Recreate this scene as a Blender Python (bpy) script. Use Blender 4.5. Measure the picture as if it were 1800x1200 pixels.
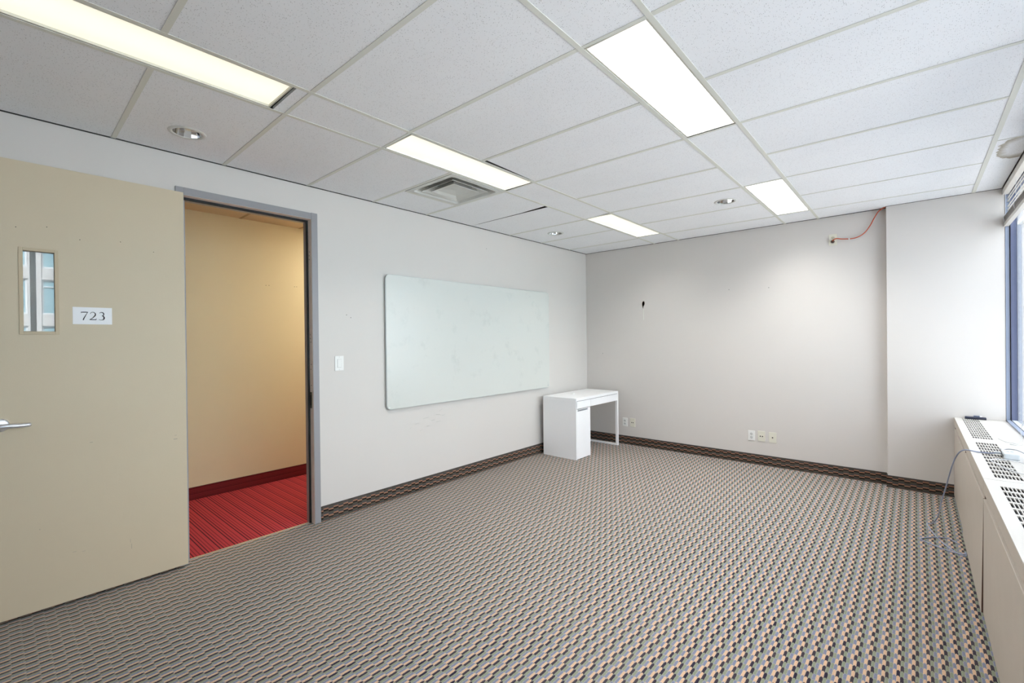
import bpy, bmesh, math, random
from mathutils import Vector, Matrix
random.seed(7)
for o in list(bpy.data.objects): bpy.data.objects.remove(o)
SC = bpy.context.scene
COL = SC.collection

# ------------------------------------------------------------------ camera
cam_d = bpy.data.cameras.new('camera'); cam = bpy.data.objects.new('camera', cam_d); COL.objects.link(cam)
YAW, PIT, ROL = 0.7219, math.radians(-0.246), math.radians(-0.638)
r = Vector((math.cos(YAW), math.sin(YAW), 0)); fw = Vector((-math.sin(YAW), math.cos(YAW), 0)); up = Vector((0, 0, 1))
fw2 = fw*math.cos(PIT) + up*math.sin(PIT); up2 = -fw*math.sin(PIT) + up*math.cos(PIT)
r3 = r*math.cos(ROL) + up2*math.sin(ROL); up3 = -r*math.sin(ROL) + up2*math.cos(ROL)
M = Matrix((r3, up3, -fw2)).transposed().to_4x4(); M.translation = Vector((3.6567, -0.3509, 1.4734))
cam.matrix_world = M
cam_d.sensor_width = 36; cam_d.lens = 804.98/1800*36; cam_d.clip_start = 0.05; cam_d.clip_end = 300
SC.camera = cam

# ------------------------------------------------------------------ world, exposure
W = bpy.data.worlds.new('overcast_sky'); SC.world = W; W.use_nodes = True
bg = W.node_tree.nodes['Background']; bg.inputs[0].default_value = (0.92, 0.96, 1.06, 1); bg.inputs[1].default_value = 4.6
SC.view_settings.view_transform = 'Standard'; SC.view_settings.look = 'None'
SC.view_settings.gamma = 1; SC.view_settings.use_curve_mapping = False
SC.view_settings.exposure = 0.11
sun_d = bpy.data.lights.new('sun', 'SUN'); sun_d.energy = 30; sun_d.angle = .03; sun_d.color = (1, .98, .99)
sun = bpy.data.objects.new('sun', sun_d); COL.objects.link(sun)      # shines over the building onto the street and the block opposite
sun.rotation_euler = Vector((.62, .28, -.73)).to_track_quat('-Z', 'Y').to_euler()
LAMP_WHITE, LAMP_CREAM = 3.0, .95
TROFFER_W = 17      # watts thrown down by each bright troffer     # radiance of the right-hand and left-hand troffers
HALL_LAMP = 18.0

# ------------------------------------------------------------------ materials
def s2l(c):
    return tuple(((x/255)/12.92 if x/255 <= .04045 else ((x/255+.055)/1.055)**2.4) for x in c)
MATS = {}
def mat(name, col, rough=.6, metal=0, spec=.5, noise=0, nscale=40, bump=0, bscale=200, sheen=0, srgb=True):
    m = bpy.data.materials.new(name); m.use_nodes = True
    nt = m.node_tree; b = nt.nodes['Principled BSDF']
    c = s2l(col) if srgb else col
    b.inputs['Base Color'].default_value = (*c, 1); b.inputs['Roughness'].default_value = rough
    b.inputs['Metallic'].default_value = metal; b.inputs['Specular IOR Level'].default_value = spec
    if sheen: b.inputs['Sheen Weight'].default_value = sheen
    g = nt.nodes.new('ShaderNodeNewGeometry')
    if noise:
        n = nt.nodes.new('ShaderNodeTexNoise'); n.inputs['Scale'].default_value = nscale; n.inputs['Detail'].default_value = 4
        nt.links.new(g.outputs['Position'], n.inputs['Vector'])
        mx = nt.nodes.new('ShaderNodeMix'); mx.data_type = 'RGBA'
        mx.inputs[6].default_value = (*[x*(1-noise) for x in c], 1); mx.inputs[7].default_value = (*[min(1, x*(1+noise)) for x in c], 1)
        nt.links.new(n.outputs['Fac'], mx.inputs[0]); nt.links.new(mx.outputs[2], b.inputs['Base Color'])
    if bump:
        n = nt.nodes.new('ShaderNodeTexNoise'); n.inputs['Scale'].default_value = bscale; n.inputs['Detail'].default_value = 3
        nt.links.new(g.outputs['Position'], n.inputs['Vector'])
        bp = nt.nodes.new('ShaderNodeBump'); bp.inputs['Strength'].default_value = bump; bp.inputs['Distance'].default_value = .002
        nt.links.new(n.outputs['Fac'], bp.inputs['Height']); nt.links.new(bp.outputs[0], b.inputs['Normal'])
    MATS[name] = m
    return m

class NT:
    """tiny node helper"""
    def __init__(s, m): s.t = m.node_tree; s.b = s.t.nodes['Principled BSDF']
    def n(s, typ, **k):
        o = s.t.nodes.new(typ)
        for a, v in k.items(): setattr(o, a, v)
        return o
    def put(s, sock, v):
        if isinstance(v, (int, float)): sock.default_value = v
        elif isinstance(v, tuple): sock.default_value = v
        else: s.t.links.new(v, sock)
    def m(s, op, a, b=None, c=None, clamp=False):
        o = s.n('ShaderNodeMath', operation=op, use_clamp=clamp); s.put(o.inputs[0], a)
        if b is not None: s.put(o.inputs[1], b)
        if c is not None: s.put(o.inputs[2], c)
        return o.outputs[0]
    def mix(s, f, a, b, blend='MIX'):
        o = s.n('ShaderNodeMix', data_type='RGBA', blend_type=blend); s.put(o.inputs[0], f); s.put(o.inputs[6], a); s.put(o.inputs[7], b)
        return o.outputs[2]
    def pos(s):
        g = s.n('ShaderNodeNewGeometry'); x = s.n('ShaderNodeSeparateXYZ'); s.t.links.new(g.outputs['Position'], x.inputs[0])
        return g.outputs['Position'], x.outputs[0], x.outputs[1], x.outputs[2]
    def noise(s, vec, scale, detail=3, rough=.5):
        o = s.n('ShaderNodeTexNoise'); s.put(o.inputs['Vector'], vec); o.inputs['Scale'].default_value = scale
        o.inputs['Detail'].default_value = detail; o.inputs['Roughness'].default_value = rough
        return o.outputs['Fac']
    def ramp(s, f, lo, hi, a=0., b=1.):
        o = s.n('ShaderNodeMapRange', clamp=True); s.put(o.inputs[0], f)
        for i, v in enumerate((lo, hi, a, b)): o.inputs[1+i].default_value = v
        return o.outputs[0]
    def bump(s, h, strength=.5, dist=.002):
        o = s.n('ShaderNodeBump'); o.inputs['Strength'].default_value = strength; o.inputs['Distance'].default_value = dist
        s.put(o.inputs['Height'], h); s.put(s.b.inputs['Normal'], o.outputs[0])

paint = mat('wall_paint', (214, 209, 204), .55, noise=.015, nscale=2.2, bump=.15, bscale=350)
hallpaint = mat('hall_wall_paint', (214, 200, 168), .6, noise=.03, nscale=1.5, bump=.15, bscale=350)
halltile = mat('hall_ceiling_tile', (205, 188, 160), .9, noise=.02)
halltee = mat('hall_tee', (165, 145, 110), .6)
deck = mat('plenum_grey', (70, 68, 64), .9)
gapshade = mat('tee_gap_shade', (52, 50, 48), .6)  # darkened so slits and gaps in the ceiling read as shade
tee = mat('tee_bar_enamel', (222, 223, 214), .45)
steel = mat('painted_frame_grey', (150, 149, 152), .42, noise=.03, nscale=6)
rabbet = mat('frame_rabbet_beige', (236, 226, 218), .5, noise=.06, nscale=30)
black = mat('black_rubber', (14, 13, 14), .6)
dullmetal = mat('dull_metal', (120, 120, 112), .35, metal=.8)
leafpaint = mat('door_leaf_beige', (207, 192, 165), .5, noise=.02, nscale=3, bump=.1, bscale=120)
satin = mat('satin_chrome', (226, 228, 234), .38, metal=.85)
whiteplastic = mat('white_plastic', (235, 235, 232), .35)
ivory = mat('ivory_plastic', (224, 221, 206), .35)
darkhole = mat('dark_slot', (22, 20, 18), .7)
signwhite = mat('sign_white', (238, 238, 240), .4)
inkgrey = mat('sign_ink', (62, 62, 70), .5)
deskwhite = mat('white_foil_board', (249, 249, 250), .3)
deskpanel = mat('desk_back_board', (200, 203, 212), .45)
cov = mat('radiator_cover_enamel', (192, 182, 170), .5, noise=.05, nscale=9)
covtop = mat('radiator_cover_lit_top', (206, 202, 195), .4, noise=.02, nscale=5)  # same paint as the front, lightened for window light on top
tray = mat('grille_dark_inside', (60, 58, 64), .8)
jambA = mat('window_frame_pale', (146, 156, 176), .4, noise=.05, nscale=20)
jambB = mat('window_frame_slate', (92, 98, 124), .4, noise=.04, nscale=20)
blindm = mat('blind_cream', (222, 217, 208), .45)
blindshade = mat('blind_shade_taupe', (150, 142, 136), .5)  # shaded copy of the cream for the stack's dark underside
cordwhite = mat('white_cord', (220, 222, 226), .5)
brickm = mat('pale_brick', (224, 226, 230), .85, noise=.08, nscale=30, bump=.4, bscale=120)
mortarm = mat('mortar', (244, 244, 244), .9)
orangec = mat('orange_cable', (196, 84, 46), .45)
bluec = mat('blue_grey_cable', (150, 160, 186), .4)
adapter = mat('adapter_white', (214, 220, 224), .3)
slate = mat('eraser_slate', (62, 66, 84), .6)
housing = mat('fixture_housing', (212, 210, 198), .4)
ventw = mat('vent_enamel', (212, 213, 208), .4)
conc = mat('facade_concrete', (208, 206, 204), .85, noise=.05, nscale=.8)
facw = mat('facade_white_frame', (236, 238, 240), .5)
facgl = mat('facade_glass', (150, 186, 196), .25, noise=.1, nscale=.4)
facrail = mat('facade_rail_grey', (128, 136, 150), .6)
acm = mat('air_conditioner_grey', (120, 122, 120), .6)
street = mat('street_grey', (140, 141, 143), .9)
brownstain = mat('torn_paint_brown', (150, 128, 96), .9)
plaster = mat('plaster_white', (228, 228, 220), .9)

chrome = mat('downlight_mirror', (235, 235, 235), .06, metal=1)

# acoustic tile: white board with pin holes
def tile_mat(name, stain=False):
    m = mat(name, (222, 224, 228), .95); q = NT(m); P, x, y, z = q.pos()
    v = q.n('ShaderNodeTexVoronoi'); v.inputs['Scale'].default_value = 150; q.put(v.inputs['Vector'], P)
    sp = q.m('LESS_THAN', v.outputs['Distance'], .26)
    wn = q.n('ShaderNodeSeparateColor'); q.put(wn.inputs[0], v.outputs['Color'])
    sel = q.m('LESS_THAN', wn.outputs[0], .5)
    sp = q.m('MULTIPLY', sp, sel)
    v2 = q.n('ShaderNodeTexVoronoi'); v2.inputs['Scale'].default_value = 44; q.put(v2.inputs['Vector'], P)
    wn2 = q.n('ShaderNodeSeparateColor'); q.put(wn2.inputs[0], v2.outputs['Color'])
    sp2 = q.m('MULTIPLY', q.m('LESS_THAN', v2.outputs['Distance'], .085), q.m('LESS_THAN', wn2.outputs[1], .3))
    f = q.m('MAXIMUM', q.m('MULTIPLY', sp, q.ramp(wn.outputs[1], 0, 1, .12, .55)), q.m('MULTIPLY', sp2, .55))
    base = q.mix(q.noise(P, 3, 3), (*s2l((240, 242, 245)), 1), (*s2l((247, 249, 251)), 1))
    if stain:
        dx = q.m('DIVIDE', q.m('SUBTRACT', x, 4.20), .115); dy = q.m('DIVIDE', q.m('SUBTRACT', y, 4.19), .27)
        d = q.m('SQRT', q.m('ADD', q.m('MULTIPLY', dx, dx), q.m('MULTIPLY', dy, dy)))
        d = q.m('ADD', d, q.m('MULTIPLY', q.m('SUBTRACT', q.noise(P, 16, 4), .5), .5))
        inn = q.ramp(d, .98, 1.03, 1, 0); ring = q.m('MULTIPLY', inn, q.ramp(d, .6, .98, .12, .85))
        base = q.mix(ring, base, (*s2l((150, 138, 112)), 1))
    q.put(q.b.inputs['Base Color'], q.mix(f, base, (*s2l((92, 90, 88)), 1)))
    q.bump(q.m('SUBTRACT', 1., f), .4, .002)
    return m
tilem = tile_mat('acoustic_tile'); tilestain = tile_mat('acoustic_tile_water_stained', True)

# woven carpet: four colours in a stepped weave
PX, PY = .01243, .0437
def carpet_mat(name, axis_i, axis_j, dark=1., up=False, cols=((116, 122, 146), (204, 168, 138), (22, 13, 42), (128, 136, 114)), bulge=1.0):
    m = mat(name, (150, 140, 130), .95, sheen=.0); q = NT(m); P, x, y, z = q.pos()
    ax = {'x': x, 'y': y, 'z': z}
    a = ax[axis_i]; b = ax[axis_j]
    if up: a = q.m('MULTIPLY', a, -1.)
    wob = q.m('MULTIPLY', q.m('SUBTRACT', q.noise(P, 3.5, 2), .5), .006)
    u = q.m('DIVIDE', q.m('ADD', q.m('ADD', q.m('ADD', a, wob), q.m('MULTIPLY', q.m('SUBTRACT', q.noise(P, 120, 2), .5), .004)), 40*PX + .005), PX)
    i = q.m('FLOOR', u); fu = q.m('SUBTRACT', u, i)
    c = q.m('SUBTRACT', fu, .5)
    arch = q.m('MULTIPLY', q.m('SUBTRACT', .25, q.m('MULTIPLY', c, c)), bulge)
    v = q.m('ADD', q.m('DIVIDE', q.m('ADD', b, 40*PY + .012), PY), q.m('MULTIPLY', arch, -1.0))
    j = q.m('FLOOR', v); fv = q.m('SUBTRACT', v, j)
    k = q.m('FLOORED_MODULO', q.m('ADD', i, q.m('FLOORED_MODULO', j, 2.)), 4.)
    # per-cell variation
    cv = q.n('ShaderNodeCombineXYZ'); q.put(cv.inputs[0], i); q.put(cv.inputs[1], j)
    wn = q.n('ShaderNodeTexWhiteNoise', noise_dimensions='2D'); q.put(wn.inputs['Vector'], cv.outputs[0])
    out = None
    for n_, cc in enumerate(cols):
        lin = tuple(min(1, t*dark) for t in s2l(cc))
        hit = q.m('COMPARE', k, float(n_), .5)
        out = (*lin, 1) if out is None else q.mix(hit, out, (*lin, 1))
    out = q.mix(q.m('MULTIPLY', wn.outputs['Value'], .12), out, (*[t*dark for t in s2l((146, 128, 112))], 1))
    edge = q.m('MINIMUM', q.m('MINIMUM', fu, q.m('SUBTRACT', 1., fu)), q.m('MULTIPLY', q.m('MINIMUM', fv, q.m('SUBTRACT', 1., fv)), 2.5))
    line = q.ramp(edge, .04, .13, .45, 0)
    notnavy = q.m('SUBTRACT', 1., q.m('MULTIPLY', q.m('COMPARE', k, 2., .5), .75))
    out = q.mix(q.m('MULTIPLY', line, notnavy), out, (*[t*dark for t in s2l((180, 178, 166) if dark > 1 else (100, 92, 84))], 1))
    fib = q.noise(P, 900, 2, .7)
    tuft = q.noise(P, 230, 3, .75)
    out = q.mix(.8, out, q.mix(q.ramp(tuft, .3, .7), (.68, .68, .70, 1), (1.30, 1.30, 1.27, 1)), 'MULTIPLY')
    out = q.mix(.55, out, q.mix(q.ramp(fib, .3, .7), (.62, .62, .62, 1), (1.3, 1.3, 1.3, 1)), 'MULTIPLY')
    # worn paler traffic areas
    wear = q.m('MULTIPLY', q.ramp(q.noise(P, .9, 3), .45, .75), .08)
    out = q.mix(wear, out, (*[t*dark for t in s2l((160, 150, 140))], 1))
    q.put(q.b.inputs['Base Color'], out); q.b.inputs['Specular IOR Level'].default_value = .1
    q.b.inputs['Sheen Weight'].default_value = .10 if dark > .9 else 0
    q.b.inputs['Sheen Roughness'].default_value = .6
    q.bump(q.m('ADD', q.ramp(edge, 0, .3), q.m('MULTIPLY', fib, .5)), .5, .003)
    return m
carpet = carpet_mat('woven_carpet', 'x', 'y', 1.03)
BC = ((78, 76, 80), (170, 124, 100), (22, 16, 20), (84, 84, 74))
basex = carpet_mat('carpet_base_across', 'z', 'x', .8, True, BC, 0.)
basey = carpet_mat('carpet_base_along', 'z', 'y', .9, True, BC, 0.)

def red_mat(name, dark=1., axis='y'):
    m = mat(name, (150, 50, 55), .95); q = NT(m); P, x, y, z = q.pos()
    t = q.m('DIVIDE', q.m('ADD', y if axis == 'y' else z, 5.), .092 if axis == 'y' else .05); f = q.m('FRACT', t)
    def ln(c, w): return q.ramp(q.m('ABSOLUTE', q.m('SUBTRACT', f, c)), w*.6, w, 1, 0)
    l1 = q.m('MAXIMUM', ln(.12, .05), q.m('MAXIMUM', ln(.34, .04), q.m('MULTIPLY', q.m('MAXIMUM', ln(.55, .035), ln(.78, .04)), .65)))
    base = q.mix(q.noise(P, 2.5, 2), (*[v*dark for v in s2l((178, 60, 72))], 1), (*[v*dark for v in s2l((182, 66, 64))], 1))
    base = q.mix(q.m('MULTIPLY', q.noise(P, 400, 2), .35), base, (*[v*dark for v in s2l((120, 40, 50))], 1))
    q.put(q.b.inputs['Base Color'], q.mix(q.m('MULTIPLY', l1, .97), base, (*[v*dark for v in s2l((62, 28, 36))], 1)))
    q.b.inputs['Specular IOR Level'].default_value = .1
    q.bump(q.noise(P, 500, 2), .4, .003)
    return m
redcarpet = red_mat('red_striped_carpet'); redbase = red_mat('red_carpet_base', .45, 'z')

# whiteboard with smudges
wbm = mat('whiteboard_enamel', (222, 226, 222), .22); q = NT(wbm); P, x, y, z = q.pos()
sm = q.m('MULTIPLY', q.ramp(q.noise(P, 5, 6, .65), .56, .72), .5)
q.put(q.b.inputs['Base Color'], q.mix(sm, (*s2l((214, 216, 211)), 1), (*s2l((196, 200, 196)), 1)))
wbf = mat('whiteboard_edge_grey', (190, 194, 194), .35, metal=.3)

def emit_mat(name, col, strength, cx=None, half=.12, basecol=.3):
    m = bpy.data.materials.new(name); m.use_nodes = True; nt = m.node_tree
    b = nt.nodes['Principled BSDF']; b.inputs['Base Color'].default_value = (basecol, basecol, basecol, 1); b.inputs['Roughness'].default_value = .5
    q = NT(m)
    if cx is None:
        q.put(b.inputs['Emission Color'], (*col, 1)); q.put(b.inputs['Emission Strength'], strength)
    else:
        # lamp tube runs along the middle: the prismatic lens is a little brighter there
        P, x, y, z = q.pos()
        d = q.m('ABSOLUTE', q.m('SUBTRACT', x, cx)); e = q.ramp(d, half*.3, half, 1., .84)
        rib = q.m('ADD', 1., q.m('MULTIPLY', q.m('SINE', q.m('MULTIPLY', y, 1200.)), .012))
        q.put(b.inputs['Emission Color'], q.mix(e, (col[0], col[1]*.97, col[2]*.88, 1), (*col, 1)))
        q.put(b.inputs['Emission Strength'], q.m('MULTIPLY', q.m('MULTIPLY', e, rib), strength))
    return m
lens_cream = emit_mat('lens_cream', (1, .965, .80), LAMP_CREAM, 1.222, .14)
lens_white = emit_mat('lens_white', (1, .985, .95), LAMP_WHITE)
lens_hall = emit_mat('lens_hall', (1, .93, .72), HALL_LAMP)

def glass_mat(name, refl, tint=(1, 1, 1), rough=0., fres=True):
    m = bpy.data.materials.new(name); m.use_nodes = True; nt = m.node_tree; nt.nodes.clear()
    o = nt.nodes.new('ShaderNodeOutputMaterial'); mx = nt.nodes.new('ShaderNodeMixShader')
    t = nt.nodes.new('ShaderNodeBsdfTransparent'); t.inputs[0].default_value = (*tint, 1)
    g = nt.nodes.new('ShaderNodeBsdfGlossy'); g.inputs['Roughness'].default_value = rough
    if fres:
        f = nt.nodes.new('ShaderNodeFresnel'); ge = nt.nodes.new('ShaderNodeNewGeometry'); mr = nt.nodes.new('ShaderNodeMapRange')
        mr.inputs[3].default_value = 1.50; mr.inputs[4].default_value = 1/1.50     # both faces of the pane reflect like air to glass
        nt.links.new(ge.outputs['Backfacing'], mr.inputs[0]); nt.links.new(mr.outputs[0], f.inputs['IOR'])
        nt.links.new(f.outputs[0], mx.inputs[0])
    else: mx.inputs[0].default_value = refl
    nt.links.new(t.outputs[0], mx.inputs[1]); nt.links.new(g.outputs[0], mx.inputs[2]); nt.links.new(mx.outputs[0], o.inputs[0])
    return m
winglass = glass_mat('window_glass', .08, (.95, .97, .97))
liteglass = glass_mat('door_lite_glass', .065, (.97, .98, .98), fres=False)

# ------------------------------------------------------------------ mesh helpers
def obj(name, bm, m, parent=None, smooth=False, bevel=0):
    bmesh.ops.recalc_face_normals(bm, faces=bm.faces)
    me = bpy.data.meshes.new(name); bm.to_mesh(me); bm.free()
    for mm in (m if isinstance(m, (list, tuple)) else [m]): me.materials.append(mm)
    if smooth:
        for p in me.polygons: p.use_smooth = True
    o = bpy.data.objects.new(name, me); COL.objects.link(o)
    if parent: o.parent = parent; o.matrix_parent_inverse = Matrix.Translation(-parent.location) if parent.type == 'EMPTY' and parent.parent is None else Matrix()
    if bevel:
        b = o.modifiers.new('bevel', 'BEVEL'); b.width = bevel; b.segments = 2; b.limit_method = 'ANGLE'
    return o
def thing(name, label, cat, loc=(0, 0, 0), group=None):
    o = bpy.data.objects.new(name, None); COL.objects.link(o); o.location = loc; o.empty_display_size = .1
    o['label'] = label; o['category'] = cat
    if group: o['group'] = group
    return o
def tag(o, label, cat, group=None):
    o['label'] = label; o['category'] = cat
    if group: o['group'] = group
    return o
def struct(o, label, cat='room'):
    o['kind'] = 'structure'; o['label'] = label; o['category'] = cat; return o
def sempty(name, label, cat, loc=(0, 0, 0)):
    return struct(thing(name, label, cat, loc), label, cat)
def box(bm, lo, hi, mi=0):
    vs = [bm.verts.new((x, y, z)) for x in (lo[0], hi[0]) for y in (lo[1], hi[1]) for z in (lo[2], hi[2])]
    for f in ((0, 1, 3, 2), (4, 6, 7, 5), (0, 4, 5, 1), (2, 3, 7, 6), (0, 2, 6, 4), (1, 5, 7, 3)):
        bm.faces.new([vs[i] for i in f]).material_index = mi
    return vs
def bx(*boxes):
    bm = bmesh.new()
    for b in boxes: box(bm, b[0], b[1], b[2] if len(b) > 2 else 0)
    return bm
def prism(bm, poly, z0, z1, mi=0, hole=None):
    """poly in xy, extruded z0..z1; optional circular hole (cx, cy, r)"""
    if not hole:
        a = [bm.verts.new((x, y, z0)) for x, y in poly]; b = [bm.verts.new((x, y, z1)) for x, y in poly]
        bm.faces.new(a[::-1]).material_index = mi; bm.faces.new(b).material_index = mi
        for i in range(len(a)):
            j = (i+1) % len(a); bm.faces.new((a[i], a[j], b[j], b[i])).material_index = mi
        return
    cx, cy, rr = hole; N = 32
    ring = [(cx+rr*math.cos(t*2*math.pi/N), cy+rr*math.sin(t*2*math.pi/N)) for t in range(N)]
    lay = []
    for zz in (z0, z1):
        a = [bm.verts.new((x, y, zz)) for x, y in poly]; c = [bm.verts.new((x, y, zz)) for x, y in ring]
        es = [bm.edges.new((a[i], a[(i+1) % len(a)])) for i in range(len(a))] + [bm.edges.new((c[i], c[(i+1) % N])) for i in range(N)]
        bmesh.ops.triangle_fill(bm, edges=es, use_beauty=True); lay.append((a, c))
    for k in (0, 1):
        a, b = lay[0][k], lay[1][k]
        for i in range(len(a)):
            j = (i+1) % len(a); bm.faces.new((a[i], a[j], b[j], b[i]))
def spline(pts, sub=6):
    P = [Vector(p) for p in pts]; out = []
    for i in range(len(P)-1):
        p0 = P[max(i-1, 0)]; p1 = P[i]; p2 = P[i+1]; p3 = P[min(i+2, len(P)-1)]
        for s in range(sub):
            t = s/sub
            out.append(.5*((2*p1)+(p2-p0)*t+(2*p0-5*p1+4*p2-p3)*t*t+(-p0+3*p1-3*p2+p3)*t**3))
    out.append(P[-1]); return out
def tube(bm, pts, rad, n=8, sub=6):
    pts = spline(pts, sub) if sub > 1 else [Vector(p) for p in pts]
    prev = None; nrm = None
    for i, p in enumerate(pts):
        d = (pts[min(i+1, len(pts)-1)]-pts[max(i-1, 0)]).normalized()
        if nrm is None: nrm = d.orthogonal().normalized()
        nrm = (nrm - d*nrm.dot(d)).normalized(); bn = d.cross(nrm)
        rr = rad if not callable(rad) else rad(i/(len(pts)-1))
        ring = [bm.verts.new(p+nrm*math.cos(k*2*math.pi/n)*rr+bn*math.sin(k*2*math.pi/n)*rr) for k in range(n)]
        if prev:
            for k in range(n): bm.faces.new((prev[k], prev[(k+1) % n], ring[(k+1) % n], ring[k]))
        else: bm.faces.new(ring[::-1])
        prev = ring
    bm.faces.new(prev); return bm
def lathe(bm, prof, c, n=32, axis='z', mi=0):
    """prof: list of (r, h) ; revolve about axis through c"""
    rings = []
    for (rr, h) in prof:
        ring = []
        for k in range(n):
            t = k*2*math.pi/n; a, b = rr*math.cos(t), rr*math.sin(t)
            ring.append(bm.verts.new({'z': (c[0]+a, c[1]+b, c[2]+h), 'x': (c[0]+h, c[1]+a, c[2]+b), 'y': (c[0]+a, c[1]+h, c[2]+b)}[axis]))
        rings.append(ring)
    for a, b in zip(rings, rings[1:]):
        for k in range(n): bm.faces.new((a[k], a[(k+1) % n], b[(k+1) % n], b[k])).material_index = mi
    return rings

# ------------------------------------------------------------------ room numbers
H = 2.7235; YF = 5.478; YP = 5.395; XP = 3.45; XW = 4.24; YB = -3.2; TOP = 3.05
XH = -1.45; XT = -.085

# floor
bm = bx(((-.06, YB, -.05), (XW, YF, 0)))
fl = struct(obj('floor', bm, carpet), 'woven multicolour carpet floor in tan navy green and blue', 'floor')
bm = bx(((XH, -1.2, -.05), (-.0601, 3.6, 0)))
struct(obj('floor', bm, redcarpet), 'red striped carpet floor of the corridor behind the doorway', 'floor')
# thin raised carpet edge at the threshold
tr = obj('trim_1', bx(((-.066, .50, 0), (-.056, 1.362, .004))), mat('transition_pale', (176, 160, 132), .8))
struct(tr, 'pale cut carpet edge where red and patterned carpets meet in doorway', 'trim')

# left wall with door opening
D0, D1, DZ = .50, 1.362, 2.466
bm = bx(((XT, YB, -.05), (0, D0-.02, TOP)), ((XT, D1+.02, -.05), (0, YF+.1, TOP)), ((XT, D0-.02, DZ+.02), (0, D1+.02, TOP)))
wl = struct(obj('wall_left', bm, paint), 'pale grey painted left wall holding doorway and whiteboard', 'wall')
wf = struct(obj('wall_far', bx(((0, YF, -.05), (XW+.12, YF+.1, TOP))), paint), 'pale grey painted far wall with outlets near the floor', 'wall')
wp = struct(obj('wall_far_pier', bx(((XP, YP, -.05), (XW, YF-.0005, TOP))), paint, bevel=.003), 'white boxed-out pier between far wall and window', 'wall')
struct(obj('wall_back', bx(((0, YB-.1, -.05), (XW+.12, YB, TOP))), paint), 'pale grey wall behind the camera', 'wall')
bm = bx(((XW, YB, -.05), (XW+.12, YF, .72)), ((XW, YB, H-.005), (XW+.12, YF, TOP)), ((XW, YB, .72), (XW+.12, -.75, H-.005)), ((XW, YP+.03, .72), (XW+.066, YF, H-.005)))
wr = struct(obj('wall_right', bm, paint), 'window wall on the right above the radiator covers', 'wall')
# hall shell
struct(obj('wall_hall', bx(((XH-.1, -1.2, -.05), (XH, 3.6, TOP))), hallpaint), 'tan painted corridor wall seen through the doorway', 'wall')
struct(obj('wall_hall_end', bx(((XH-.1, 3.6, -.05), (XT, 3.7, TOP)), ((XH-.1, -1.3, -.05), (XT, -1.2, TOP))), hallpaint), 'tan end walls of the corridor', 'wall')
struct(obj('baseboard_hall', bx(((XH, -1.2, 0), (XH+.009, 3.6, .118))), redbase), 'dark red carpet base along corridor wall', 'baseboard')
# carpet baseboards
def base(name, lo, hi, m, lab):
    o = obj(name, bx((lo, hi)), m); struct(o, lab, 'baseboard')
base('baseboard_left', (0, 1.415, 0), (.009, YF-.009, .120), basey, 'patterned carpet base strip along left wall')
base('baseboard_left_near', (0, YB, 0), (.009, .45, .120), basey, 'patterned carpet base strip behind the open door')
base('baseboard_far', (0, YF-.009, 0), (XP-.009, YF, .115), basex, 'patterned carpet base strip along far wall')
base('baseboard_pier', (XP-.009, YP-.009, 0), (3.917, YP, .112), basex, 'patterned carpet base strip round the foot of the pier')
base('baseboard_pier_side', (XP-.009, YP, 0), (XP, YF-.009, .112), basey, 'short return of carpet base beside the pier')
for nm, lo, hi in (('trim_2', (.0, 1.416, .120), (.011, YF-.011, .124)), ('trim_3', (.0, YF-.011, .115), (XP-.011, YF, .119)), ('trim_4', (XP-.011, YP-.011, .112), (3.917, YP, .116))):
    struct(obj(nm, bx((lo, hi)), mat('binding_'+nm, (72, 64, 62), .8)), 'thin dark binding on top of the carpet base, '+{'trim_2': 'left wall', 'trim_3': 'far wall', 'trim_4': 'pier'}[nm], 'trim')

# wall blemishes (far wall)
bm = bmesh.new()
prof = [(.885, 1.955), (.893, 1.968), (.905, 1.972), (.915, 1.962), (.921, 1.938), (.912, 1.915), (.902, 1.902), (.898, 1.885), (.891, 1.872), (.888, 1.892), (.883, 1.915), (.881, 1.94)]
vs = [bm.verts.new((a, YF-.0008, b)) for a, b in prof]; f = bm.faces.new(vs)
bmesh.ops.solidify(bm, geom=[f], thickness=.0006)
o = obj('paint_chip', bm, brownstain, wf); o['label'] = 'brown torn patch of paint'
o = obj('plaster_streak', bx(((.896, YF-.001, 1.722), (.906, YF, 1.868))), plaster, wf); o['label'] = 'white vertical streak below the torn patch'
def holes(parent, pts, ax, name='nail_hole', rr=.004):
    for p in pts:
        bm = bmesh.new(); prof = [(0.0001, .0008), (rr, .0008), (rr, -.0005)]
        s = {'x': 1, 'y': -1, 'z': -1}[ax]
        lathe(bm, [(a, h*s) for a, h in prof], p, 8, ax)
        obj(name, bm, darkhole, parent)
holes(wl, [(0, 3.379, 2.51), (0, 1.70, 1.678), (0, 1.66, 1.70)], 'x', rr=.0035)
holes(wf, [(.268, YF, 1.258), (2.413, YF, 2.03), (1.989, YF, 2.04)], 'y', rr=.004)
hw = bpy.data.objects['wall_hall']
holes(hw, [(XH, 1.555, 2.07), (XH, 1.585, 2.072), (XH, 1.85, 2.078), (XH, 1.873, 2.08)], 'x', rr=.0035)
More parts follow.
